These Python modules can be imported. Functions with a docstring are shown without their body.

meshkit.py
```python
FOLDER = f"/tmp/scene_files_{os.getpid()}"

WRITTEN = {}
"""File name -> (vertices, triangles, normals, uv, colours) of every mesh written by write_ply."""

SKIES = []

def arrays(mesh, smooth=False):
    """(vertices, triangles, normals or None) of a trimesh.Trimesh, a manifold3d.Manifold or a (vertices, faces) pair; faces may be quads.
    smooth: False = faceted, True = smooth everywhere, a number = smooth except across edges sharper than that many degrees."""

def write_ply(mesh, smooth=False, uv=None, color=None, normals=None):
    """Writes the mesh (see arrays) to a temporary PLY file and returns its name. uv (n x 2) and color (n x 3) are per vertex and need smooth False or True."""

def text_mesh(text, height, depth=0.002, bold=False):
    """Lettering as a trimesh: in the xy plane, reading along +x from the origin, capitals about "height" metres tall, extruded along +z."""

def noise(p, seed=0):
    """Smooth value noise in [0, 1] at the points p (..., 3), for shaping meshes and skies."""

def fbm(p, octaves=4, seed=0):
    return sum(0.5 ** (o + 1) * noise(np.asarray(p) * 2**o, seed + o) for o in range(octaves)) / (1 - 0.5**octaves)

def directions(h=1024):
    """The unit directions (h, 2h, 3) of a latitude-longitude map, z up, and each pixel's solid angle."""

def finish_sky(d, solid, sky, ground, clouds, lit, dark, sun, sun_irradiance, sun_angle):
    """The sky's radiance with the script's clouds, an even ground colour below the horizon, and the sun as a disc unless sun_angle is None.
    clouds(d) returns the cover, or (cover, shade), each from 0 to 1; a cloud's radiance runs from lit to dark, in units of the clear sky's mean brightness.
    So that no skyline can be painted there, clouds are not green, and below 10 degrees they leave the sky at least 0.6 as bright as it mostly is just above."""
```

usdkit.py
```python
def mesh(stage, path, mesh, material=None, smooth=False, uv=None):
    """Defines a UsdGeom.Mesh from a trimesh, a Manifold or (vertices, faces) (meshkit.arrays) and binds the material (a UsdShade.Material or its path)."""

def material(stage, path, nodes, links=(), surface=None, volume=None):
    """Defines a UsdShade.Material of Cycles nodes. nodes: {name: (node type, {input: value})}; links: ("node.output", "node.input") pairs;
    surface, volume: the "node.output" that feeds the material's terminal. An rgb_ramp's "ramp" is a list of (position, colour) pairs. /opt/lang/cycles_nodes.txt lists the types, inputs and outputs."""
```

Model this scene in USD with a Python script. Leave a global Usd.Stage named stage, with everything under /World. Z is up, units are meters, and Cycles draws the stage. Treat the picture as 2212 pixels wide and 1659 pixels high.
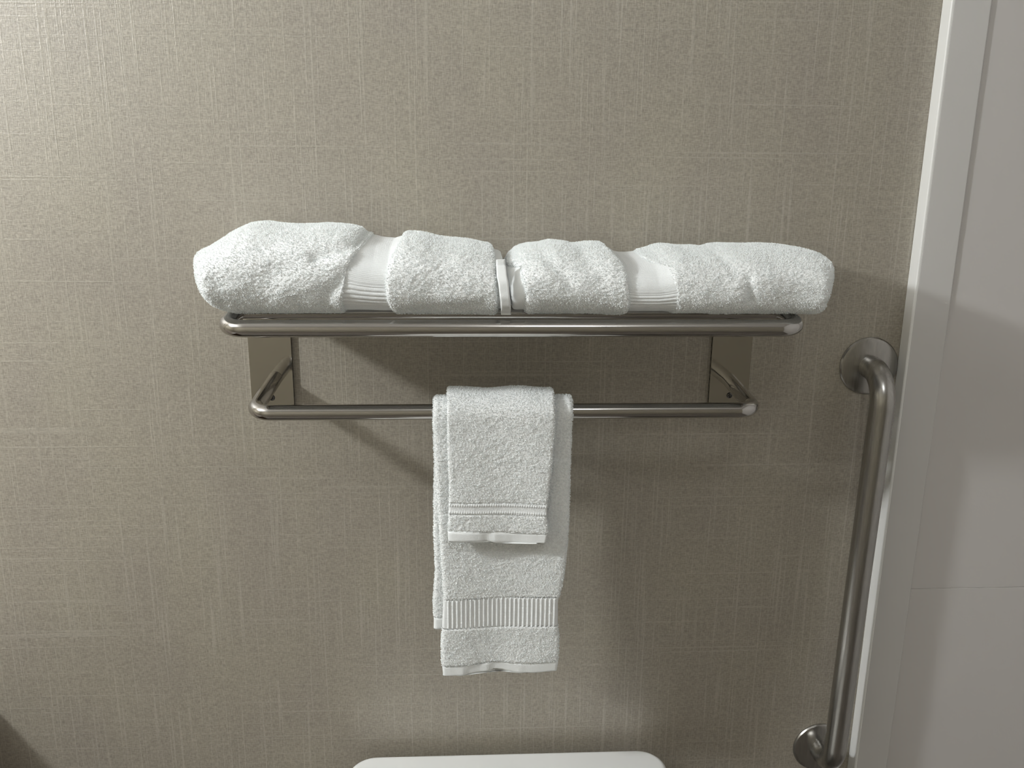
import math
import numpy as np
import trimesh
import meshkit
import usdkit
from pxr import Usd, UsdGeom, UsdLux, UsdShade, Gf, Sdf, Vt

stage = Usd.Stage.CreateInMemory()
UsdGeom.SetStageUpAxis(stage, UsdGeom.Tokens.z)
UsdGeom.SetStageMetersPerUnit(stage, 1.0)
world = UsdGeom.Xform.Define(stage, '/World')
stage.SetDefaultPrim(world.GetPrim())
UsdGeom.Scope.Define(stage, '/World/Looks')
rng = np.random.default_rng(7)

# ------------------------------------------------------------------ camera
# world: x to the right along the papered wall, y into that wall (wall face at y = 0), z up
W, H = 2212, 1659
FPX = 2050.0
PITCH, YAW, ROLL = np.radians(15.752), np.radians(3.2), np.radians(0.623)
CAM = np.array([0.0, -1.22, 1.62])
fwd = np.array([math.sin(YAW) * math.cos(PITCH), math.cos(YAW) * math.cos(PITCH), -math.sin(PITCH)])
r0 = np.array([math.cos(YAW), -math.sin(YAW), 0.0])
u0 = np.cross(r0, fwd)
right = math.cos(ROLL) * r0 + math.sin(ROLL) * u0
up = -math.sin(ROLL) * r0 + math.cos(ROLL) * u0
cam = UsdGeom.Camera.Define(stage, '/World/camera')
cam.CreateHorizontalApertureAttr(36.0)
cam.CreateVerticalApertureAttr(36.0 * H / W)
cam.CreateFocalLengthAttr(36.0 * FPX / W)
cam.CreateClippingRangeAttr(Gf.Vec2f(0.02, 50))
M4 = Gf.Matrix4d(*[float(v) for v in (*right, 0, *up, 0, *(-fwd), 0, *CAM, 1)])
cam.AddTransformOp().Set(M4)
EXPOSURE = 0.74
cam.CreateExposureAttr(EXPOSURE)
KEY_X, KEY_Y, KEY_Z = -1.58, -0.80, 2.16    # globe lamp near the vanity mirror: the light that casts the shadows
FILL_X, FILL_Y = 0.25, -1.20                # added unseen globe over the photographer, lifts the ambient light
GLOBE_R = (0.07, 0.105)
LAMP_STRENGTH = 275.0
FILL_STRENGTH = 7.4
PILE = 0.38e6            # cotton loops per square metre of towel

# ------------------------------------------------------------------ helpers
def at(x, y, p):
    """The point at distance p in front of the papered wall that is seen at (x, y) of the 2212 x 1659 frame."""
    d = fwd + (x - W / 2) / FPX * right - (y - H / 2) / FPX * up
    return CAM + (-p - CAM[1]) / d[1] * d

used = {}
def path_of(name, parent=None):
    base = (str(parent.GetPath()) if parent is not None else '/World') + '/' + name
    n = used.get(base, -1) + 1
    used[base] = n
    return base if n == 0 else f'{base}_{n:03d}'

def data(prim, label=None, cat=None, group=None, kind=None):
    for k, v in (('label', label), ('category', cat), ('group', group), ('kind', kind)):
        if v:
            prim.SetCustomDataByKey(k, v)
    return prim

def thing(name, label, cat, group=None, loc=(0, 0, 0)):
    x = UsdGeom.Xform.Define(stage, path_of(name))
    x.AddTranslateOp().Set(Gf.Vec3d(*map(float, loc)))
    p = x.GetPrim()
    return data(p, label, cat, group)

def origin_of(prim):
    o = np.zeros(3)
    while prim and str(prim.GetPath()) not in ('/', '/World'):
        a = prim.GetAttribute('xformOp:translate')
        if a and a.Get() is not None:
            o += np.array(a.Get())
        prim = prim.GetParent()
    return o

def obj(name, mesh, mat, parent=None, smooth=30, label=None, cat=None, kind=None, group=None):
    """mesh is given in world coordinates; it is written relative to its parent."""
    v, f = (mesh.vertices, mesh.faces) if isinstance(mesh, trimesh.Trimesh) else mesh
    v = np.asarray(v, float) - (origin_of(parent) if parent is not None else 0)
    m = usdkit.mesh(stage, path_of(name, parent), (v, np.asarray(f)), mat, smooth=smooth)
    return data(m.GetPrim(), label, cat, group, kind)

def strands(name, pts, mat, parent, width):
    """pts: n x k x 3"""
    n, k = pts.shape[:2]
    c = UsdGeom.BasisCurves.Define(stage, path_of(name, parent))
    c.CreateTypeAttr('linear')
    c.CreateCurveVertexCountsAttr(Vt.IntArray.FromNumpy(np.full(n, k, np.int32)))
    c.CreatePointsAttr(Vt.Vec3fArray.FromNumpy((pts.reshape(-1, 3) - origin_of(parent)).astype(np.float32)))
    c.CreateWidthsAttr(Vt.FloatArray([float(width)]))
    c.SetWidthsInterpolation('constant')
    UsdShade.MaterialBindingAPI.Apply(c.GetPrim()).Bind(mat)
    return data(c.GetPrim(), kind='stuff')

def box(x0, x1, y0, y1, z0, z1):
    b = trimesh.creation.box([x1 - x0, y1 - y0, z1 - z0])
    b.apply_translation([(x0 + x1) / 2, (y0 + y1) / 2, (z0 + z1) / 2])
    return b

def rbox(x0, x1, y0, y1, z0, z1, r=0.004, seg=10):
    """a box with rounded edges: the hull of spheres in its corners"""
    import manifold3d as m3
    s = m3.Manifold.sphere(r, seg * 2)
    parts = [s.translate([x, y, z]) for x in (x0 + r, x1 - r) for y in (y0 + r, y1 - r) for z in (z0 + r, z1 - r)]
    m = m3.Manifold.batch_hull(parts).to_mesh()
    return trimesh.Trimesh(m.vert_properties[:, :3], m.tri_verts, process=False)

def loft(loops, cap=True):
    """loops: n x m x 3 closed cross-sections -> watertight tube"""
    n, m, _ = loops.shape
    v = loops.reshape(-1, 3)
    i, j = np.meshgrid(np.arange(n - 1), np.arange(m), indexing='ij')
    a, b = i * m + j, i * m + (j + 1) % m
    f = np.concatenate([np.stack([a, b, b + m], -1).reshape(-1, 3), np.stack([a, b + m, a + m], -1).reshape(-1, 3)])
    if cap:
        c0, c1 = loops[0].mean(0), loops[-1].mean(0)
        k = np.arange(m)
        f0 = np.stack([np.full(m, n * m), (k + 1) % m, k], -1)
        f1 = np.stack([np.full(m, n * m + 1), (n - 1) * m + k, (n - 1) * m + (k + 1) % m], -1)
        v, f = np.vstack([v, c0, c1]), np.vstack([f, f0, f1])
    t = trimesh.Trimesh(v, f, process=False)
    if t.volume < 0:
        t.invert()
    return t

def fillet(points, radius, seg=12):
    P = [np.asarray(p, float) for p in points]
    out = [P[0]]
    for a, b, c in zip(P, P[1:], P[2:]):
        d0, d1 = (a - b) / np.linalg.norm(a - b), (c - b) / np.linalg.norm(c - b)
        ang = math.acos(np.clip(d0 @ d1, -1, 1))
        t = radius / math.tan(ang / 2)
        ctr = b + (d0 + d1) / np.linalg.norm(d0 + d1) * radius / math.sin(ang / 2)
        s, e = b + d0 * t - ctr, b + d1 * t - ctr
        tot = math.acos(np.clip(s @ e / radius**2, -1, 1))
        for k in range(seg + 1):
            w = k / seg
            out.append(ctr + (math.sin((1 - w) * tot) * s + math.sin(w * tot) * e) / math.sin(tot))
    return np.array(out + [P[-1]])

def tube(points, r, sides=32):
    p = np.asarray(points, float)
    t = np.gradient(p, axis=0)
    d = np.diff(p, axis=0)
    d /= np.linalg.norm(d, axis=1, keepdims=True)
    t[0], t[-1] = d[0], d[-1]
    t[1:-1] = d[:-1] + d[1:]
    t /= np.linalg.norm(t, axis=1, keepdims=True)
    n = np.cross(t[0], [0, 0, 1.0])
    if np.linalg.norm(n) < 1e-3:
        n = np.cross(t[0], [1.0, 0, 0])
    ang = np.arange(sides) * 2 * np.pi / sides
    loops = []
    for k in range(len(p)):
        n = n - (n @ t[k]) * t[k]
        n /= np.linalg.norm(n)
        b = np.cross(t[k], n)
        loops.append(p[k] + r * (np.cos(ang)[:, None] * n + np.sin(ang)[:, None] * b))
    return loft(np.array(loops))

def lathe(profile, center, axis='y', seg=64):
    """profile: (radius, distance along the axis) pairs"""
    ang = np.arange(seg) * 2 * np.pi / seg
    loops = []
    for r, h in profile:
        c, s = r * np.cos(ang), r * np.sin(ang)
        h = np.full(seg, h)
        loops.append(np.stack({'y': (c, h, s), 'z': (c, s, h), 'x': (h, c, s)}[axis], -1))
    return loft(np.array(loops) + np.asarray(center))

# ------------------------------------------------------------------ materials
def L(n):
    return '/World/Looks/' + n

def srgb(r, g, b):
    c = np.array([r, g, b]) / 255
    return tuple(np.where(c <= 0.04045, c / 12.92, ((c + 0.055) / 1.055) ** 2.4))

def plain(name, col, rough=0.5, **kw):
    return usdkit.material(stage, L(name), {'p': ('principled_bsdf', {'base_color': col, 'roughness': rough, **kw})}, surface='p.BSDF')

def wallpaper():
    # woven-look paper: a tight weave with long loose threads running both ways
    nodes = {'g': ('geometry', {})}
    links = []
    def streak(nm, sx, sz, off, lo, hi, detail=0.0):
        nodes[nm + 'm'] = ('mapping', {'scale': (sx, 1.0, sz), 'location': (off, off * 0.7, off * 1.3)})
        nodes[nm + 'n'] = ('noise_texture', {'scale': 1.0, 'detail': detail, 'roughness': 0.5})
        nodes[nm] = ('map_range', {'from_min': lo, 'from_max': hi, 'to_min': 0.0, 'to_max': 1.0, 'clamp': True})
        links.extend([('g.position', nm + 'm.vector'), (nm + 'm.vector', nm + 'n.vector'), (nm + 'n.fac', nm + '.value')])
    streak('va', 360, 7.0, 3.1, 0.61, 0.79)       # loose upright threads
    streak('vb', 260, 4.0, 9.7, 0.68, 0.82)
    streak('ha', 3.2, 330, 17.3, 0.665, 0.82)      # loose level threads
    streak('hb', 3.0, 260, 5.9, 0.74, 0.88)
    streak('wv', 850, 170, 1.3, 0.25, 0.75, 0.0)   # the tight weave
    streak('wh', 230, 850, 2.3, 0.25, 0.75, 0.0)
    streak('bl', 14, 9, 6.3, 0.2, 0.8, 0.0)       # faint uneven dye
    def op(nm, kind, a, b):
        nodes[nm] = ('math', {'math_type': kind, **({} if isinstance(a, str) else {'value1': a}), **({} if isinstance(b, str) else {'value2': b})})
        if isinstance(a, str): links.append((a, nm + '.value1'))
        if isinstance(b, str): links.append((b, nm + '.value2'))
        return nm + '.value'
    v = op('v1', 'maximum', 'va.result', 'vb.result')
    h = op('h1', 'maximum', 'ha.result', 'hb.result')
    th = op('th', 'maximum', v, h)
    wv = op('w1', 'add', 'wv.result', 'wh.result')
    wv = op('w2', 'multiply', wv, 0.5)
    nodes['cb'] = ('mix_color', {'a': WALL_DARK, 'b': WALL_LIGHT})
    links.append((wv, 'cb.fac'))
    nodes['cd'] = ('mix_color', {'blend_type': 'multiply', 'b': (0.93, 0.92, 0.95)})
    links.extend([('cb.result', 'cd.a'), ('bl.result', 'cd.fac')])
    tf = op('tf', 'multiply', th, 0.24)
    nodes['ct'] = ('mix_color', {'b': WALL_THREAD})
    links.extend([('cd.result', 'ct.a'), (tf, 'ct.fac')])
    hh = op('hh', 'multiply', th, 0.8)
    hh = op('hs', 'add', hh, wv)
    nodes['bp'] = ('bump', {'distance': 0.00026, 'strength': 0.5})
    links.append((hh, 'bp.height'))
    nodes['rr'] = ('map_range', {'to_min': 0.54, 'to_max': 0.38})
    links.append((th, 'rr.value'))
    nodes['p'] = ('principled_bsdf', {'specular_ior_level': 0.5, 'ior': 2.2, 'metallic': 0.08})
    links.extend([('ct.result', 'p.base_color'), ('bp.normal', 'p.normal'), ('rr.result', 'p.roughness')])
    return usdkit.material(stage, L('wallpaper'), nodes, links, surface='p.BSDF')

WALL_DARK, WALL_LIGHT, WALL_THREAD = (0.24, 0.214, 0.163), (0.43, 0.392, 0.312), (0.60, 0.575, 0.51)
m_paper = wallpaper()

def rough_metal(name, col, r0_, r1_, scale):
    return usdkit.material(stage, L(name), {
        'g': ('geometry', {}), 'm': ('mapping', {'scale': scale}),
        'n': ('noise_texture', {'scale': 1.0, 'detail': 3.0}),
        'r': ('map_range', {'to_min': r0_, 'to_max': r1_}),
        'p': ('principled_bsdf', {'base_color': col, 'metallic': 1.0})},
        [('g.position', 'm.vector'), ('m.vector', 'n.vector'), ('n.fac', 'r.value'), ('r.result', 'p.roughness')], surface='p.BSDF')

m_steel = rough_metal('polished_steel', (0.50, 0.485, 0.465), 0.07, 0.16, (9, 160, 160))
m_plate = rough_metal('bracket_steel', (0.49, 0.47, 0.43), 0.05, 0.09, (120, 120, 20))
m_grab = rough_metal('satin_steel', (0.42, 0.41, 0.39), 0.20, 0.32, (160, 160, 9))
m_screw = plain('screw_steel', (0.13, 0.125, 0.12), 0.3, metallic=1.0)

def painted(name, col, rough):
    return usdkit.material(stage, L(name), {
        'g': ('geometry', {}), 'n': ('noise_texture', {'scale': 320.0, 'detail': 2.0}),
        'b': ('bump', {'distance': 0.0003, 'strength': 0.25}),
        'p': ('principled_bsdf', {'base_color': col, 'roughness': rough})},
        [('g.position', 'n.vector'), ('n.fac', 'b.height'), ('b.normal', 'p.normal')], surface='p.BSDF')

m_panel = painted('white_panel', (0.62, 0.60, 0.585), 0.45)
m_trim = painted('white_trim', (0.64, 0.63, 0.615), 0.42)
m_lit_edge = plain('lit_white_edge', (0.88, 0.88, 0.86), 0.3)  # lit left side of the trim: lamp light put into a whiter colour
m_plaster = plain('white_plaster', (0.72, 0.70, 0.67), 0.9)
m_beige = plain('plain_beige_paper', (0.34, 0.31, 0.245), 0.6)
m_ceramic = plain('white_ceramic', (0.80, 0.81, 0.80), 0.12, coat_weight=0.4)
m_tile = plain('floor_tile', (0.17, 0.15, 0.13), 0.4)
m_grout = plain('floor_grout', (0.22, 0.20, 0.18), 0.8)
m_stone = plain('counter_stone', (0.12, 0.10, 0.085), 0.3)
m_wood = plain('cabinet_wood', (0.10, 0.06, 0.035), 0.45)
m_chrome = plain('chrome', (0.75, 0.75, 0.75), 0.08, metallic=1.0)
m_mirror = plain('mirror_glass', (0.85, 0.86, 0.86), 0.02, metallic=1.0)

def cloth(name, col, bump, scale, sheen=0.25, loop_shade=0.0):
    c = np.array(col)
    return usdkit.material(stage, L(name), {
        'g': ('geometry', {}), 'n': ('noise_texture', {'scale': scale, 'detail': 2.0, 'roughness': 0.6}),
        'k': ('map_range', {'from_min': 0.30, 'from_max': 0.62, 'clamp': True}),
        'c': ('mix_color', {'a': tuple(c * (1 - loop_shade)), 'b': tuple(c)}),  # hollows between loops painted darker, their small shadows put into the colour
        'b': ('bump', {'distance': 0.0012, 'strength': bump}),
        'p': ('principled_bsdf', {'roughness': 0.95, 'specular_ior_level': 0.15, 'sheen_weight': sheen, 'sheen_roughness': 0.6})},
        [('g.position', 'n.vector'), ('n.fac', 'b.height'), ('n.fac', 'k.value'), ('k.result', 'c.fac'), ('c.result', 'p.base_color'), ('b.normal', 'p.normal')], surface='p.BSDF')

m_terry = cloth('white_terry', (0.91, 0.93, 0.925), 0.7, 420.0, 0.25, 0.16)
m_band = cloth('white_woven_cotton', (0.88, 0.905, 0.905), 0.3, 900.0, 0.1, 0.06)
m_hem = cloth('white_hem_cotton', (0.86, 0.885, 0.88), 0.2, 700.0, 0.1)
m_pile = plain('white_pile', (0.88, 0.91, 0.905), 0.95, specular_ior_level=0.1)

# ------------------------------------------------------------------ the room
XL, XR, YF, ZC = -2.80, 1.30, -2.30, 2.42
STRUCT = dict(kind='structure')
wall = UsdGeom.Xform.Define(stage, path_of('wall_back')).GetPrim()
data(wall, 'wall with beige woven-look paper behind the towels, white panels at its right end', 'wall', kind='structure')
obj('wallpaper', box(XL, 0.62, 0.0, 0.02, 0.0, ZC), m_paper, wall, smooth=False)
obj('wall_core', box(XL, XR, 0.02, 0.12, 0.0, ZC), m_plaster, wall, smooth=False)
JOINT = float(at(2090, 1270, 0.021)[2])
obj('panel', rbox(0.6435, XR, -0.021, 0.0195, JOINT + 0.0001, ZC, 0.0006, 4), m_panel, wall)
obj('panel', rbox(0.6435, XR, -0.021, 0.0195, 0.0, JOINT - 0.0001, 0.0006, 4), m_panel, wall)
trim = UsdGeom.Xform.Define(stage, path_of('trim_1')).GetPrim()
data(trim, 'white upright trim board between wallpaper and white panels', 'trim', kind='structure')
obj('board', rbox(0.5945, 0.6430, -0.0245, 0.0, 0.0, ZC, 0.0025, 6), m_trim, trim)
obj('lit_edge_strip', rbox(0.5925, 0.5975, -0.0243, -0.0001, 0.0, ZC, 0.0018, 6), m_lit_edge, trim, label='left side of the trim, lamp light painted in as whiter colour')
obj('wall_left', box(XL - 0.1, XL, YF, 0.12, 0, ZC), m_beige, smooth=False, label='beige side wall beyond the vanity', cat='wall', **STRUCT)
obj('wall_right', box(XR, XR + 0.1, YF, 0.12, 0, ZC), m_panel, smooth=False, label='plain white side wall by the panels', cat='wall', **STRUCT)
obj('wall_front', box(XL - 0.1, XR + 0.1, YF - 0.1, YF, 0, ZC), m_beige, smooth=False, label='beige wall behind the camera', cat='wall', **STRUCT)
obj('ceiling', box(XL - 0.1, XR + 0.1, YF - 0.1, 0.12, ZC, ZC + 0.1), m_plaster, smooth=False, label='plain white ceiling', cat='ceiling', **STRUCT)
floor = UsdGeom.Xform.Define(stage, path_of('floor')).GetPrim()
data(floor, 'tiled bathroom floor', 'floor', kind='structure')
obj('grout_bed', box(XL - 0.1, XR + 0.1, YF - 0.1, 0.12, -0.1, -0.004), m_grout, floor, smooth=False)
for i in range(12):
    for j in range(7):
        x0, y0 = XL + i * 0.362, YF + j * 0.33
        obj('tile', rbox(x0, min(x0 + 0.358, XR), y0, min(y0 + 0.326, 0.0), -0.010, 0.0, 0.002, 3), m_tile, floor)
obj('baseboard_back', rbox(XL, 0.592, -0.012, 0.0, 0.0, 0.10, 0.003, 4), m_trim, label='white baseboard under the wallpaper', cat='baseboard', **STRUCT)

# ------------------------------------------------------------------ towel shelf with bar
R1, R2 = 0.0097, 0.0095
SZ, SP = 1.3925, 0.187          # shelf rail axis height, distance of the front rail from the wall
SXL, SXR = -0.2597, 0.3847      # axes of the side rails
BZ, BP = 1.2762, 0.125         # towel bar: axis height, distance from the wall
BXL, BXR = -0.2484, 0.3606
TILT = 0.011                    # the side rails rise this much from the front rail to the wall
shelf = thing('towel_shelf', 'polished steel wall shelf of tubes with a towel bar below, holding rolled towels', 'towel shelf', loc=(0.0625, 0, SZ))
frame = fillet([(SXL, -0.002, SZ + TILT), (SXL, -SP, SZ), (SXR, -SP, SZ), (SXR, -0.002, SZ + TILT)], 0.024)
obj('frame', tube(frame, R1), m_steel, shelf)
for p in (0.062, 0.124):
    obj('rail', tube([(SXL, -p, SZ + 0.001 + TILT * (1 - p / SP)), (SXR, -p, SZ + 0.001 + TILT * (1 - p / SP))], 0.0075, 24), m_steel, shelf)
bar_pts = fillet([(-0.2440, -0.002, 1.2850), (BXL, -BP, BZ), (BXR, -BP, BZ), (0.3620, -0.002, 1.2800)], 0.021)
obj('towel_bar', tube(bar_pts, R2), m_steel, shelf)
import shapely.geometry as sg
for side, (xo, xi) in enumerate(((-0.276, -0.2205), (0.3895, 0.3350))):
    lo, hi = min(xo, xi), max(xo, xi)
    zb, zt = 1.2458, SZ + TILT + 0.0095
    # back plate, its lower inner corner rounded, bent forward into a narrow flange along the inner edge
    rc = 0.005
    outline = sg.box(lo, zb, hi, zt)
    back = trimesh.creation.extrude_polygon(outline.buffer(-0.002).buffer(0.002), 0.0022, engine='earcut')
    back.vertices = np.stack([back.vertices[:, 0], -back.vertices[:, 2], back.vertices[:, 1]], -1)
    back.invert()
    s = 1 if xi > xo else -1
    fl = sg.box(0.0, zb, 0.0055, zt).difference(sg.box(0.0055 - rc, zb, 0.006, zb + rc)).union(sg.Point(0.0055 - rc, zb + rc).buffer(rc, 12))
    fla = trimesh.creation.extrude_polygon(fl, 0.0032, engine='earcut')
    fla.vertices = np.stack([xi - s * 0.0032 + (fla.vertices[:, 2] if s > 0 else -fla.vertices[:, 2] + 0), -fla.vertices[:, 0], fla.vertices[:, 1]], -1)
    if fla.volume < 0: fla.invert()
    if back.volume < 0: back.invert()
    plate = obj('mounting_plate', trimesh.util.concatenate([back, fla]), m_plate, shelf)
    sx, sz = ((-0.2497, 1.2586), (0.3639, 1.2587))[side]
    for zz in (sz, 1.372):
        head = lathe([(0.0001, -0.0046), (0.0016, -0.0045), (0.0017, -0.0032), (0.0022, -0.0044), (0.0036, -0.0036), (0.0042, -0.0022)], (sx, 0, zz), 'y', 24)
        obj('screw', head, m_screw, plate)

# ------------------------------------------------------------------ grab bar
gx0, gx1, gz0, gz1 = 0.5440, 0.5525, 0.6975, 1.2990
gb = thing('grab_bar', 'upright satin steel grab bar with round flanges beside the white trim', 'grab bar', loc=(gx1, 0, gz1))
RG, PG = 0.0160, 0.056
gpts = fillet([(gx1, -0.003, gz1), (gx1, -PG, gz1), (gx0, -PG, gz0), (gx0, -0.003, gz0)], 0.040, 20)
obj('bar', tube(gpts, RG, 40), m_grab, gb)
for x, z in ((gx1, gz1), (gx0, gz0)):
    obj('flange', lathe([(0.0400, 0.0), (0.0400, -0.0022), (0.0385, -0.0042), (0.0345, -0.0056), (0.0200, -0.0066), (0.0163, -0.0070)], (x, 0, z), 'y', 72), m_grab, gb)

# ------------------------------------------------------------------ folded bath towels on the shelf
def seg_dist(X, Z, a, b):
    d = b - a
    t = np.clip(((X - a[0]) * d[0] + (Z - a[1]) * d[1]) / (d @ d), 0, 1)
    return np.hypot(X - a[0] - t * d[0], Z - a[1] - t * d[1])

def normals_of(v, f):
    n = np.zeros_like(v)
    c = np.cross(v[f[:, 1]] - v[f[:, 0]], v[f[:, 2]] - v[f[:, 0]])
    for k in range(3):
        np.add.at(n, f[:, k], c)
    return n / np.maximum(np.linalg.norm(n, axis=1, keepdims=True), 1e-12)

def terry_noise(v, seed):
    return (0.0014 * (meshkit.fbm(v * 30, 2, seed) - 0.5) * 2 + 0.0003 * (meshkit.noise(v * 150, seed + 5) - 0.5) * 2
            + 0.0006 * (meshkit.noise(v * 380, seed + 9) - 0.5) * 2)

def pile_on(t, density, length, seed, parent, keep=None, width=0.0006):
    """short cotton loops standing on the mesh t"""
    g = np.random.default_rng(seed)
    tri = t.triangles
    nrm = t.face_normals
    area = t.area_faces.copy()
    if keep is not None:
        area = area * keep(t.triangles_center, nrm)
    n = int(area.sum() * density)
    if n == 0:
        return
    fi = g.choice(len(area), n, p=area / area.sum())
    a, b = g.random(n), g.random(n)
    s = a + b > 1
    a[s], b[s] = 1 - a[s], 1 - b[s]
    base = tri[fi, 0] + a[:, None] * (tri[fi, 1] - tri[fi, 0]) + b[:, None] * (tri[fi, 2] - tri[fi, 0])
    d = nrm[fi] + 0.40 * g.normal(size=(n, 3)) * np.array([1, 1, 1])
    d /= np.linalg.norm(d, axis=1, keepdims=True)
    ln = length * (0.6 + 0.8 * g.random(n))[:, None]
    pts = np.stack([base - d * 0.0003, base + d * ln], 1)
    strands('pile', pts, m_pile, parent, width)

def front_or_top(c, n):
    return ((n[:, 1] < 0.15) | (n[:, 2] > 0.25) | (np.abs(n[:, 0]) > 0.6)).astype(float)

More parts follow.
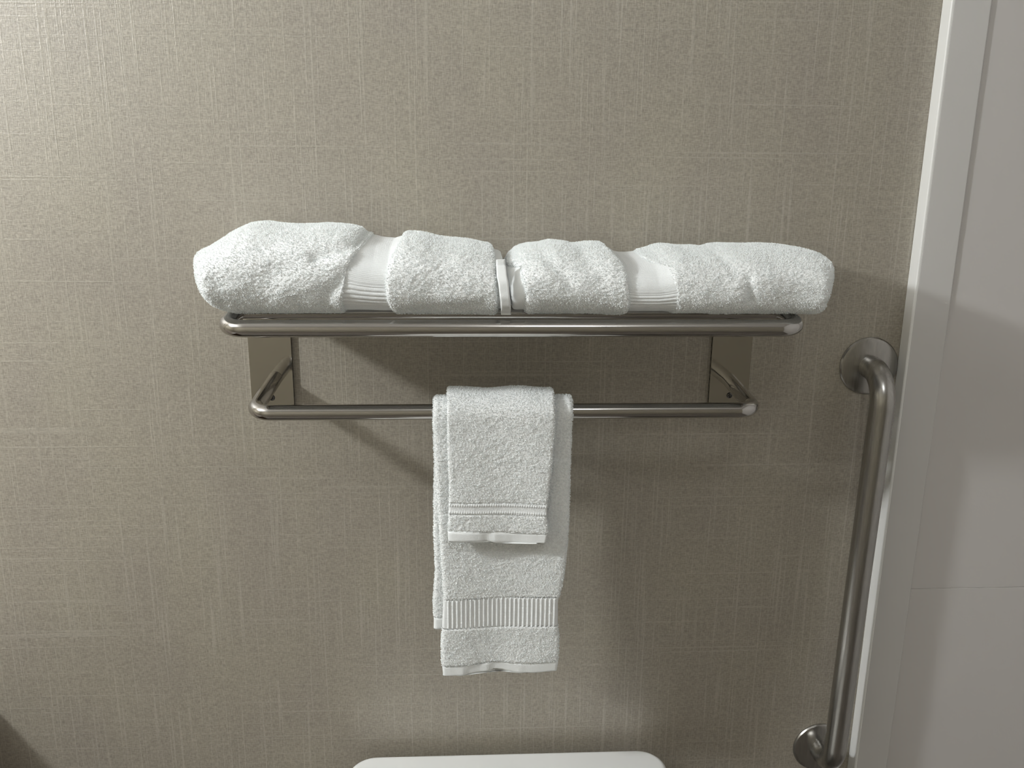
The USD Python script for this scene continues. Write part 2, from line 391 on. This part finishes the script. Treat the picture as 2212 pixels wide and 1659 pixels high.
def bath_towel(label, top_px, bot_px, x_ends, pieces, creases, seed, hem_flap=None, rise=0.0):
    tp = np.array([at(x, y, 0.095) for x, y in top_px])
    bp = np.array([at(x, y, 0.185) for x, y in bot_px])
    zrest = SZ + R1 + 0.0004
    def env(X):
        zt = np.interp(X, tp[:, 0], tp[:, 2])
        zb = np.interp(X, bp[:, 0], np.maximum(bp[:, 2], zrest))
        return zt, zb
    xa, xb = (at(x_ends[0], 600, 0.15)[0], at(x_ends[1], 600, 0.15)[0])
    PC, A = 0.1055, 0.0955
    NE = 2.7
    # even sampling of the superellipse for a typical height
    q = np.linspace(0, 2 * np.pi, 4001)
    se = lambda q, a, b: (a * np.sign(np.cos(q)) * np.abs(np.cos(q)) ** (2 / NE), b * np.sign(np.sin(q)) * np.abs(np.sin(q)) ** (2 / NE))
    ex, ez = se(q, A, 0.048)
    arc = np.concatenate([[0], np.cumsum(np.hypot(np.diff(ex), np.diff(ez)))])
    PER = arc[-1]
    root = thing('bath_towel', label, 'towel', group=None, loc=(0.5 * (xa + xb), -PC, zrest))
    def build(name, xl, xr, offset, ds, dx, lipl, lipr, mat, mode, rounded):
        m = int(PER / ds)
        qs = np.interp(np.linspace(0, PER, m, endpoint=False), arc, q)
        cu, su = se(qs, 1.0, 1.0)
        hfrac = (su + 1) / 2
        # borders as a function of height, given by px at the front
        bl = np.interp(hfrac, xl[:, 1], xl[:, 0])
        br = np.interp(hfrac, xr[:, 1], xr[:, 0])
        n = max(6, int((br - bl).max() / dx))
        w = np.linspace(0, 1, n)
        if lipl: w = np.sort(np.concatenate([w, [0.0006 / 0.05, 0.0016 / 0.05, 0.003 / 0.05]]))
        if lipr: w = np.sort(np.concatenate([w, 1 - np.array([0.0006, 0.0016, 0.003]) / 0.05]))
        X = bl[None] + (br - bl)[None] * w[:, None]
        zt, zb = env(X)
        b = np.maximum((zt - zb) / 2, 0.002)
        zc = (zt + zb) / 2
        plan = np.ones_like(X)
        for e, sg_ in ((xa, 1), (xb, -1)):
            if rounded[0 if sg_ > 0 else 1]:
                t = np.clip(sg_ * (X - e) / 0.030, 0.0, 1)
                plan = np.minimum(plan, np.sqrt(np.clip(1 - (1 - t) ** 2, 0.004, 1)))
        off = np.full_like(X, offset)
        if mode == 'band' and rise:
            off += rise * np.clip(1 - (br[None] - X) / 0.022, 0, 1) ** 1.5
        if lipl:
            dl = np.clip((X - bl[None]) / 0.005, 0, 1)
            off -= lipl * (1 - np.sqrt(1 - (1 - dl) ** 2))
        if lipr:
            dr = np.clip((br[None] - X) / 0.005, 0, 1)
            off -= lipr * (1 - np.sqrt(1 - (1 - dr) ** 2))
        P = PC + (A + off) * plan * cu[None]
        Z = zc + (b + off) * su[None]
        Z = np.where(P < 0.186, np.maximum(Z, zrest + TILT * np.clip(1 - P / SP, 0, 1) * 1.0), Z)
        P = np.maximum(P, 0.004)
        V = np.stack([X, -P, Z], -1)
        t = loft(V)
        v, f = np.array(t.vertices), np.array(t.faces)
        nn = normals_of(v, f)
        ncore = n if not (lipl or lipr) else len(w)
        S = np.tile(np.interp(np.linspace(0, PER, m, endpoint=False), arc, arc)[None], (len(w), 1)).ravel()
        SU = np.tile(su[None], (len(w), 1)).ravel()
        CU = np.tile(cu[None], (len(w), 1)).ravel()
        k = len(w) * m
        disp = np.zeros(len(v))
        if mode == 'terry':
            disp += terry_noise(v, seed)
            fr = np.clip(-nn[:, 1] * 1.5, 0, 1)
            for x0, y0, x1, y1, wd, dp in creases:
                a, b_ = at(x0, y0, 0.195)[[0, 2]], at(x1, y1, 0.195)[[0, 2]]
                dd = seg_dist(v[:, 0], v[:, 2], a, b_)
                disp -= np.maximum(fr, np.clip(nn[:, 2], 0, 1)) * dp * np.exp(-(dd / wd) ** 2)
        elif mode == 'band':
            low = np.clip((0.15 - SU) / 0.35, 0, 1) * (CU > -0.3)
            coarse = np.abs(np.sin(np.pi * S / 0.0066)) ** 0.7 - 0.6
            fine = np.sin(2 * np.pi * S / 0.0024)
            disp[:k] = 0.0011 * coarse * low + 0.00022 * fine * (1 - low)
            disp[:k] += 0.00016 * np.sin(2 * np.pi * v[:k, 0] / 0.0024)
            disp += 0.0016 * (meshkit.fbm(v * 45, 2, seed) - 0.5)
        else:
            disp += 0.0014 * (meshkit.fbm(v * 70, 3, seed + 3) - 0.5)
        bottom = (v[:, 2] < zrest + 0.002) & (v[:, 1] > -0.19)
        disp = np.where(bottom, np.minimum(disp, 0.0006), disp)
        v = v + nn * disp[:, None]
        v[:, 1] = np.minimum(v[:, 1], -0.0025)
        t = trimesh.Trimesh(v, f, process=False)
        lab = {'band': 'ribbed flat-woven band', 'hem': 'smooth stitched hem'}.get(mode)
        o = obj(name, t, mat, root, smooth=True, label=lab)
        if mode == 'terry':
            pile_on(t, PILE, 0.0012, seed + len(name) + n, o, front_or_top)
        return t
    for name, xl, xr, offset, ds, dx, lipl, lipr, mode, rounded in pieces:
        def border(pts):
            # px points on the front -> (X, height fraction), sorted by height
            out = []
            for x, y in pts:
                q_ = at(x, y, 0.19)
                zt, zb = env(q_[0])
                out.append((q_[0], np.clip((q_[2] - zb) / (zt - zb), 0, 1)))
            out = np.array(sorted(out, key=lambda e: e[1]))
            return out
        BL = np.array([[xa + 0.0003, 0], [xa + 0.0003, 1]]) if xl is None else border(xl)
        BR = np.array([[xb - 0.0003, 0], [xb - 0.0003, 1]]) if xr is None else border(xr)
        mat = {'terry': m_terry, 'band': m_band, 'hem': m_hem}[mode]
        build(name, BL, BR, offset, ds, dx, lipl, lipr, mat, mode, rounded)
    if hem_flap:
        # the front strip of the hem, lying over the end of the towel
        left, right_, off, th = hem_flap
        ys = np.linspace(left[0][1], left[-1][1], 60)
        lx = np.interp(ys, [p[1] for p in left], [p[0] for p in left])
        rx = np.interp(ys, [p[1] for p in right_], [p[0] for p in right_])
        loops = []
        for y, a, b_ in zip(ys, lx, rx):
            qa, qb = at(a, y, 0.2), at(b_, y, 0.2)
            zt, zb = env(0.5 * (qa[0] + qb[0]))
            hh = np.clip((qa[2] - (zt + zb) / 2) / ((zt - zb) / 2), -1, 1)
            p = PC + A * (1 - abs(hh) ** NE) ** (1 / NE) * 1.0
            p = max(p, 0.178) + off
            ring = []
            W2, T2 = abs(qb[0] - qa[0]) / 2, th / 2
            xm = (qa[0] + qb[0]) / 2
            for k in range(10):
                an = -np.pi / 2 + np.pi * k / 9
                ring.append((xm + W2 - T2 + T2 * math.cos(an), -(p - T2 * math.sin(an)), qa[2]))
            for k in range(10):
                an = np.pi / 2 + np.pi * k / 9
                ring.append((xm - W2 + T2 + T2 * math.cos(an), -(p - T2 * math.sin(an)), qa[2]))
            loops.append(ring)
        t = loft(np.array(loops))
        v = np.array(t.vertices)
        v[:, 1] -= 0.0012 * (meshkit.noise(v * 160, seed + 31) - 0.5)
        v[:, 0] += 0.0016 * (meshkit.noise(np.stack([v[:, 2] * 110, v[:, 2] * 0, v[:, 2] * 0], -1), seed + 33) - 0.5)
        obj('hem', trimesh.Trimesh(v, t.faces, process=False), m_hem, root, smooth=50, label='smooth stitched hem')
    return root

left_top = [(416, 590), (420, 570), (426, 552), (440, 541), (462, 534), (480, 520), (510, 501), (540, 488), (575, 483), (620, 486), (700, 488), (750, 491), (775, 496), (790, 503),
            (820, 511), (850, 514), (862, 510), (880, 506), (920, 508), (960, 518), (1010, 524), (1060, 533), (1080, 537), (1095, 539), (1110, 541)]
left_bot = [(416, 596), (424, 628), (437, 655), (452, 670), (470, 680), (500, 690), (560, 693), (1110, 695)]
bath_towel('white bath towel on the shelf, the left and plumper of the two', left_top, left_bot, (417, 1108), [
    ('terry', None, [(787, 500), (765, 553), (750, 618), (742, 650), (742, 690)], 0.0020, 0.0016, 0.0016, 0, 0.0075, 'terry', (True, False)),
    ('woven_band', [(770, 500), (745, 560), (728, 640), (726, 690)], [(880, 512), (858, 560), (850, 620), (862, 690)], -0.0022, 0.0008, 0.0012, 0, 0, 'band', (False, False)),
    ('terry', [(857, 512), (842, 560), (833, 600), (836, 645), (848, 690)], [(1071, 530), (1073, 600), (1076, 690)], 0.0016, 0.0016, 0.0016, 0.0065, 0.0050, 'terry', (False, False)),
    ('hem', [(1062, 530), (1062, 690)], [(1092, 540), (1093, 600), (1096, 690)], -0.0045, 0.003, 0.003, 0.0, 0.003, 'hem', (False, False)),
], [(680, 553, 775, 531, 0.006, 0.0042), (700, 655, 752, 585, 0.008, 0.0036), (590, 585, 690, 560, 0.012, 0.0022), (480, 655, 560, 640, 0.016, 0.0035),
    (640, 650, 700, 625, 0.008, 0.002), (560, 520, 640, 500, 0.014, 0.0018), (900, 672, 1040, 655, 0.008, 0.0025), (930, 545, 1000, 600, 0.016, 0.0015), (452, 560, 470, 600, 0.012, 0.002)],
    101, ([(1074, 566), (1074, 600), (1078, 640), (1085, 687)], [(1094, 566), (1097, 600), (1100, 640), (1107, 687)], 0.0035, 0.0042))

right_top = [(1088, 560), (1100, 553), (1112, 546), (1126, 537), (1160, 527), (1190, 523), (1240, 526), (1300, 529), (1320, 535), (1332, 543),
             (1350, 546), (1390, 546), (1408, 541), (1422, 535), (1440, 532), (1500, 534), (1560, 532), (1640, 529), (1700, 534), (1745, 541), (1765, 547), (1778, 560), (1787, 580), (1795, 606), (1798, 625)]
right_bot = [(1088, 695), (1740, 695), (1765, 694), (1778, 690), (1785, 676), (1790, 660), (1796, 648), (1798, 636)]
bath_towel('white bath towel on the shelf, the right and flatter of the two', right_top, right_bot, (1090, 1798), [
    ('hem', [(1097, 545), (1098, 600), (1110, 690)], [(1150, 540), (1150, 690)], -0.0035, 0.003, 0.003, 0.003, 0, 'hem', (False, False)),
    ('terry', [(1101, 548), (1104, 565), (1124, 580), (1131, 620), (1137, 690)], [(1336, 545), (1350, 575), (1357, 620), (1360, 690)], 0.0014, 0.0016, 0.0016, 0.0055, 0.0065, 'terry', (False, False)),
    ('woven_band', [(1320, 545), (1340, 620), (1342, 690)], [(1424, 540), (1444, 555), (1460, 580), (1469, 620), (1472, 690)], -0.0022, 0.0008, 0.0012, 0, 0, 'band', (False, False)),
    ('terry', [(1410, 540), (1431, 555), (1447, 580), (1456, 620), (1459, 690)], None, 0.0008, 0.0016, 0.0016, 0.0018, 0, 'terry', (False, True)),
], [(1180, 560, 1230, 605, 0.008, 0.0028), (1215, 575, 1260, 560, 0.012, 0.0018), (1270, 560, 1300, 600, 0.010, 0.002), (1615, 600, 1622, 650, 0.006, 0.0045), (1575, 560, 1590, 590, 0.008, 0.0028),
    (1690, 560, 1720, 640, 0.018, 0.002), (1520, 560, 1560, 600, 0.014, 0.002), (1640, 655, 1740, 640, 0.012, 0.002), (1786, 655, 1798, 652, 0.004, 0.003), (1180, 660, 1300, 650, 0.014, 0.002)],
    211, rise=0.0022)

# ------------------------------------------------------------------ towels hung over the bar
def drape(parts, stations, thick, seed, root, wave, vdisp=None):
    """stations: list of (p, z, x_left, x_right) along the cloth, from the front hem over the bar to the back hem.
    parts: (name, s0, s1, mode, thickness factor) with s measured along the cloth."""
    st = np.array(stations, float)
    s = np.concatenate([[0], np.cumsum(np.hypot(np.diff(st[:, 0]), np.diff(st[:, 1])))])
    for name, s0, s1, mode, tf in parts:
        ds = 0.0011 if mode == 'bead' else 0.0015
        n = max(5, int((min(s1, s[-1]) - s0) / ds))
        S = np.linspace(s0, min(s1, s[-1]), n)
        Q = np.stack([np.interp(S, s, st[:, k]) for k in range(4)], -1)
        tan = np.stack([np.interp(S + 0.0005, s, st[:, k]) - np.interp(S - 0.0005, s, st[:, k]) for k in range(2)], -1)
        tan /= np.maximum(np.linalg.norm(tan, axis=1, keepdims=True), 1e-9)
        nor = np.stack([tan[:, 1], -tan[:, 0]], -1)           # outward: +p on the front
        T = np.full(n, thick * tf / 2)
        edge = np.minimum(S - S[0], S[-1] - S)
        e = np.clip(edge / (0.003 if mode != 'terry' else 0.0035), 0, 1)
        T = T * (0.55 + 0.45 * np.sqrt(1 - (1 - e) ** 2)) if mode in ('terry', 'hem') else T
        du = 0.0009 if mode in ('band', 'bead') else 0.0015
        width = (Q[:, 3] - Q[:, 2]).max()
        nu = int(width / du)
        ua = np.linspace(0, 1, nu)
        na = 9
        loops = np.zeros((n, 2 * nu + 2 * na, 3))
        side = np.concatenate([np.ones(nu), np.zeros(na), -np.ones(nu), np.zeros(na)])
        for i in range(n):
            p, z, xl, xr = Q[i]
            h = T[i]
            x = xl + h + (xr - xl - 2 * h) * ua
            an = np.linspace(np.pi / 2, -np.pi / 2, na + 2)[1:-1]
            xs = np.concatenate([x, xr - h + h * np.cos(an), x[::-1], xl + h - h * np.cos(an[::-1])])
            hs = np.concatenate([np.full(nu, h), h * np.sin(an), np.full(nu, -h), h * np.sin(an[::-1])])
            uu = (xs - xl) / (xr - xl)
            dz, dp = wave(uu, S[i], s[-1])
            loops[i] = np.stack([xs, -(p + hs * nor[i, 0] + dp), z + hs * nor[i, 1] + dz], -1)
        t = loft(loops)
        v, f = np.array(t.vertices), np.array(t.faces)
        nn = normals_of(v, f)
        k = n * loops.shape[1]
        SS = np.repeat(S, loops.shape[1])
        disp = np.zeros(len(v))
        if mode == 'terry':
            disp += 0.6 * terry_noise(v, seed) - 0.0
        elif mode == 'band':
            uu = v[:k, 0]
            fade = np.clip(np.minimum(SS - S[0], S[-1] - SS) / 0.003, 0, 1)
            ridge = np.clip(np.cos(2 * np.pi * uu / 0.00562), -0.2, 1)
            disp[:k] = 0.00125 * ridge * (0.5 + 0.5 * fade) + 0.0002 * np.sin(2 * np.pi * v[:k, 2] / 0.0025)
            sidep = np.tile(side, n)
            disp[:k] *= np.where(np.abs(sidep) > 0, 1, 0)
        elif mode == 'bead':
            prof = 0.0
            for c in (S[0] + 0.0025, S[-1] - 0.0025):
                prof = prof + np.exp(-((SS - c) / 0.0015) ** 2)
            disp[:k] = 0.0013 * prof * (0.62 + 0.38 * np.sin(2 * np.pi * v[:k, 0] / 0.0029))
        else:
            puck = meshkit.noise(np.stack([v[:, 0] * 95, 0 * v[:, 0], v[:, 2] * 25], -1), seed + 3) - 0.5
            disp += 0.0028 * puck
        v = v + nn * disp[:, None]
        tm = trimesh.Trimesh(v, f, process=False)
        mat = {'terry': m_terry, 'band': m_band, 'bead': m_band, 'hem': m_hem}[mode]
        lab = {'band': 'band of raised ribs', 'bead': 'flat strip between two beaded lines', 'hem': 'smooth stitched hem'}.get(mode)
        o = obj(name, tm, mat, root, smooth=True, label=lab)
        if mode == 'terry':
            pile_on(tm, PILE, 0.0011, seed + n, o, lambda c, q: ((q[:, 1] < 0.3) & (c[:, 1] < -0.10) | (np.abs(q[:, 0]) > 0.5) | (q[:, 2] > 0.4)).astype(float))

def cloth_path(front_px, back_px, p_front, R, p_back, nf=60):
    """stations from px edges: front_px rows (y, x_left, x_right) from hem up to the bar, then over the bar, then back_px rows downwards"""
    out = []
    zc, pc = BZ, BP
    fr = np.array(front_px, float)
    ys = np.linspace(fr[0, 0], fr[-1, 0], nf)
    for y in ys:
        xl, xr = np.interp(y, fr[::-1, 0], fr[::-1, 1]), np.interp(y, fr[::-1, 0], fr[::-1, 2])
        p = p_front(y)
        a, b = at(xl, y, p), at(xr, y, p)
        z = at(0.5 * (xl + xr), y, p)[2]
        if z > zc: break
        out.append((p, z, a[0], b[0]))
    pl, pr = fr[-1, 1], fr[-1, 2]
    xa, xb = out[-1][2], out[-1][3]
    p0 = out[-1][0]
    for k in range(1, 24):
        an = np.pi * k / 24
        rr = R + (p0 - pc - R) * (1 - k / 24) * 1.0
        out.append((pc + rr * math.cos(an), zc + R * math.sin(an), xa, xb))
    bk = np.array(back_px, float)
    for y in np.linspace(bk[0, 0], bk[-1, 0], 50):
        xl, xr = np.interp(y, bk[:, 0], bk[:, 1]), np.interp(y, bk[:, 0], bk[:, 2])
        p = p_back(y)
        a, b = at(xl, y, p), at(xr, y, p)
        z = a[2]
        if z > zc - 0.001: continue
        out.append((p, z, a[0], b[0]))
    return out

# hand towel (under the face cloth)
TH = 0.0100
hand = thing('hand_towel', 'long white hand towel over the bar beneath the face cloth, ribbed band near its hem', 'towel', loc=(0.05, -BP, BZ))
RH = R2 + TH / 2 + 0.0006
pf = lambda y: BP + RH + 0.0005 - 0.010 * np.clip((y - 890) / 560, 0, 1)
front = [(1452, 956, 1203), (1420, 954, 1207), (1380, 953, 1208), (1350, 955, 1205), (1300, 957, 1205), (1275, 958, 1212), (1240, 955, 1218), (1190, 952, 1224), (1130, 948, 1228), (1050, 943, 1231), (950, 938, 1234), (888, 935, 1238), (860, 935, 1237)]
pbk = lambda y: BP - RH + 0.004 * np.clip((y - 890) / 460, 0, 1)
backp = [(880, 936, 1233), (1000, 938, 1215), (1150, 936, 1190), (1230, 940, 1180), (1260, 937, 1180), (1300, 935, 1175), (1357, 937, 1170)]
hp = cloth_path(front, backp, pf, RH, pbk)
hs = np.concatenate([[0], np.cumsum([math.hypot(b[0] - a[0], b[1] - a[1]) for a, b in zip(hp, hp[1:])])])
zs = np.array([q[1] for q in hp])
def s_at(path_s, path_z, y, p):
    z = at(1080, y, p)[2]
    k = int(np.argmax(path_z))
    return float(np.interp(z, path_z[:k], path_s[:k]))
s_hem, s_b0, s_b1 = s_at(hs, zs, 1430, pf(1430)), s_at(hs, zs, 1350, pf(1350)), s_at(hs, zs, 1290, pf(1290))
def hand_wave(u, s_, tot):
    low = math.exp(-s_ / 0.022)
    dz = low * (0.0042 * np.exp(-((u - 0.47) / 0.14) ** 2) - 0.0008 * np.cos(9 * u))
    hang = np.clip(s_ / 0.05, 0, 1)
    dp = 0.0028 * math.exp(-s_ / 0.09) * np.sin(2 * np.pi * (u * 1.3 + 0.2)) + (0.0020 * np.sin(u * 5.2 + 0.4 + s_ * 9) if s_ < 0.30 else 0)
    return dz, dp
drape([('hem', 0.0, s_hem, 'hem', 0.85), ('terry', s_hem - 0.0005, s_b0, 'terry', 1.0), ('woven_band', s_b0 - 0.0005, s_b1 + 0.0005, 'band', 0.86), ('terry', s_b1, hs[-1] - 0.017, 'terry', 1.0), ('hem', hs[-1] - 0.0175, hs[-1], 'hem', 0.85)],
      hp, TH, 307, hand, hand_wave)

# face cloth over the hand towel
TW = 0.0062
face = thing('face_cloth', 'small white face cloth folded over the hand towel on the bar', 'face cloth', loc=(0.04, -BP, BZ))
RW = RH + TH / 2 + TW / 2 + 0.0030
pw = lambda y: BP + RW + 0.0010 - 0.0012 * np.clip((y - 890) / 280, 0, 1)
ffront = [(1168, 970, 1178), (1143, 967, 1184), (1110, 969, 1180), (1065, 970, 1184), (998, 968, 1192), (909, 966, 1198), (853, 963, 1199), (838, 964, 1197)]
fback = [(880, 966, 1193), (1000, 970, 1186), (1120, 972, 1182)]
fp = cloth_path(ffront, fback, pw, RW, lambda y: BP - RW - 0.0005)
fs = np.concatenate([[0], np.cumsum([math.hypot(b[0] - a[0], b[1] - a[1]) for a, b in zip(fp, fp[1:])])])
fz = np.array([q[1] for q in fp])
f_hem, f_b0, f_b1 = s_at(fs, fz, 1146, pw(1146)), s_at(fs, fz, 1108, pw(1108)), s_at(fs, fz, 1086, pw(1086))
def face_wave(u, s_, tot):
    front_ = np.clip(1 - s_ / 0.16, 0, 1)
    dz = front_ * (0.0025 - 0.0058 * u) + math.exp(-s_ / 0.01) * 0.0012 * np.sin(u * 7)
    topw = math.exp(-((s_ - tot * 0.53) / 0.025) ** 2)
    dz = dz + topw * (0.0010 * np.sin(u * 11 + 0.6))
    dp = 0.0016 * math.exp(-s_ / 0.05) * (np.sin(u * 8 + 0.5) + 1) + 0.0012 * (1 + np.sin(u * 6.1 + s_ * 16)) * (s_ < 0.2)
    return dz, dp
drape([('hem', 0.0, f_hem, 'hem', 0.85), ('terry', f_hem - 0.0005, f_b0, 'terry', 1.0), ('woven_band', f_b0 - 0.0005, f_b1 + 0.0005, 'bead', 0.82), ('terry', f_b1, fs[-1] - 0.011, 'terry', 1.0), ('hem', fs[-1] - 0.0115, fs[-1], 'hem', 0.85)],
      fp, TW, 409, face, face_wave)

# ------------------------------------------------------------------ toilet below (only the tank lid enters the frame)
toilet = thing('toilet', 'white ceramic toilet whose tank lid stands at the foot of the picture', 'toilet', loc=(0.064, -0.1, 0))
def slab(x0, x1, p0, p1, z0, z1, rc_back, rc_front, edge):
    sh = sg.box(x0, -p1, x1, -p0)
    sh = sh.buffer(-rc_back, join_style=2).buffer(rc_back, quad_segs=16)
    rings = []
    for d, z in [(edge, z0), (edge * 0.3, z0 + edge * 0.3), (0, z0 + edge), (0, z1 - edge)] + [(edge * (1 - math.cos(a)), z1 - edge + edge * math.sin(a)) for a in np.linspace(0.15, np.pi / 2, 7)]:
        g = sh.buffer(-d, join_style=1, quad_segs=16) if d > 0 else sh
        L_ = g.exterior.length
        c = np.array(g.centroid.coords[0])
        k0 = g.exterior.project(sg.Point(c[0] + 10, c[1]))
        pts = [g.exterior.interpolate((k0 + L_ * k / 220) % L_).coords[0] for k in range(220)]
        rings.append([(x, y, z) for x, y in pts])
    return loft(np.array(rings))
LZ = 0.7170
obj('tank_lid', slab(-0.1640, 0.2960, 0.020, 0.226, LZ - 0.034, LZ, 0.040, 0.04, 0.009), m_ceramic, toilet, smooth=40)
obj('tank', slab(-0.1500, 0.2820, 0.024, 0.212, 0.37, LZ - 0.0345, 0.036, 0.04, 0.006), m_ceramic, toilet, smooth=40)
lever = tube(fillet([(-0.10, -0.205, 0.63), (-0.10, -0.232, 0.63), (-0.03, -0.236, 0.622)], 0.008, 8), 0.006, 16)
obj('flush_lever', lever, m_chrome, toilet)
def oval(cx_, cy_, rx, ry, z, n=72, sq=2.3):
    a = np.arange(n) * 2 * np.pi / n
    return np.stack([cx_ + rx * np.sign(np.cos(a)) * np.abs(np.cos(a)) ** (2 / sq), cy_ + ry * np.sign(np.sin(a)) * np.abs(np.sin(a)) ** (2 / sq), np.full(n, z)], -1)
CX = 0.064
obj('bowl', loft(np.array([oval(CX, -0.40, 0.12, 0.27, 0.0), oval(CX, -0.40, 0.115, 0.26, 0.04), oval(CX, -0.41, 0.11, 0.24, 0.14), oval(CX, -0.43, 0.15, 0.27, 0.27), oval(CX, -0.45, 0.182, 0.285, 0.36), oval(CX, -0.45, 0.185, 0.287, 0.385), oval(CX, -0.45, 0.175, 0.275, 0.392)])), m_ceramic, toilet, smooth=40)
obj('pedestal_back', rbox(CX - 0.11, CX + 0.11, -0.30, -0.03, 0.16, 0.372, 0.02, 8), m_ceramic, toilet)
obj('seat_lid', loft(np.array([oval(CX, -0.465, 0.183, 0.243, 0.394), oval(CX, -0.465, 0.187, 0.247, 0.400), oval(CX, -0.465, 0.187, 0.247, 0.418), oval(CX, -0.465, 0.180, 0.240, 0.428), oval(CX, -0.465, 0.12, 0.17, 0.432)])), m_ceramic, toilet, smooth=40)

# ------------------------------------------------------------------ left of the frame: vanity and mirror on the same wall; the pendant lamp and an added fill globe
van = thing('vanity', 'vanity with stone top and dark cabinet on the papered wall', 'vanity', loc=(-1.35, -0.28, 0))
VX = -0.703
obj('countertop', rbox(-2.20, VX, -0.56, -0.0006, 0.815, 0.850, 0.006, 6), m_stone, van)
obj('cabinet', rbox(-2.18, VX - 0.02, -0.53, -0.014, 0.10, 0.814, 0.004, 4), m_wood, van)
for x0 in (-2.13, -1.67, -1.21):
    d = obj('door', rbox(x0, x0 + 0.45, -0.548, -0.5305, 0.13, 0.79, 0.003, 4), m_wood, van)
    obj('knob', lathe([(0.004, 0.0), (0.004, -0.012), (0.011, -0.016), (0.011, -0.022), (0.006, -0.025)], (x0 + 0.05, -0.548, 0.72), 'y', 24), m_chrome, d)
mir = thing('wall_mirror', 'frameless wall mirror over the vanity', 'mirror', loc=(-1.45, 0, 1.4))
obj('mirror_pane', box(-2.0, -0.95, -0.007, -0.0008, 0.98, 1.85), m_mirror, mir, smooth=False)
for kind, lx, ly, gr, gz, strength, lab in (('pendant_lamp', KEY_X, KEY_Y, GLOBE_R[0], KEY_Z, LAMP_STRENGTH, 'small opal globe lamp hanging before the mirror'), ('added_fill_lamp', FILL_X, FILL_Y, GLOBE_R[1], ZC - 0.13, FILL_STRENGTH, 'added unseen fill globe over the photographer')):
    cl = thing(kind, lab, 'lamp', loc=(lx, ly, ZC))
    obj('ceiling_plate', lathe([(0.075, 0.0), (0.075, -0.018), (0.06, -0.028)], (lx, ly, ZC), 'z', 48), m_chrome, cl)
    if ZC - gz - gr > 0.05:
        obj('cord', tube([(lx, ly, ZC - 0.02), (lx, ly, gz + gr - 0.004)], 0.003, 12), m_screw, cl)
    obj('globe_collar', lathe([(0.022, 0.0), (0.024, -0.012), (0.016, -0.014)], (lx, ly, gz + gr + 0.010), 'z', 32), m_chrome, cl)
    sl = UsdLux.SphereLight.Define(stage, path_of('globe', cl))
    sl.CreateRadiusAttr(gr); sl.CreateIntensityAttr(strength); sl.CreateColorAttr(Gf.Vec3f(0.95, 0.98, 1.0))
    sl.AddTranslateOp().Set(Gf.Vec3d(0, 0, gz - ZC))
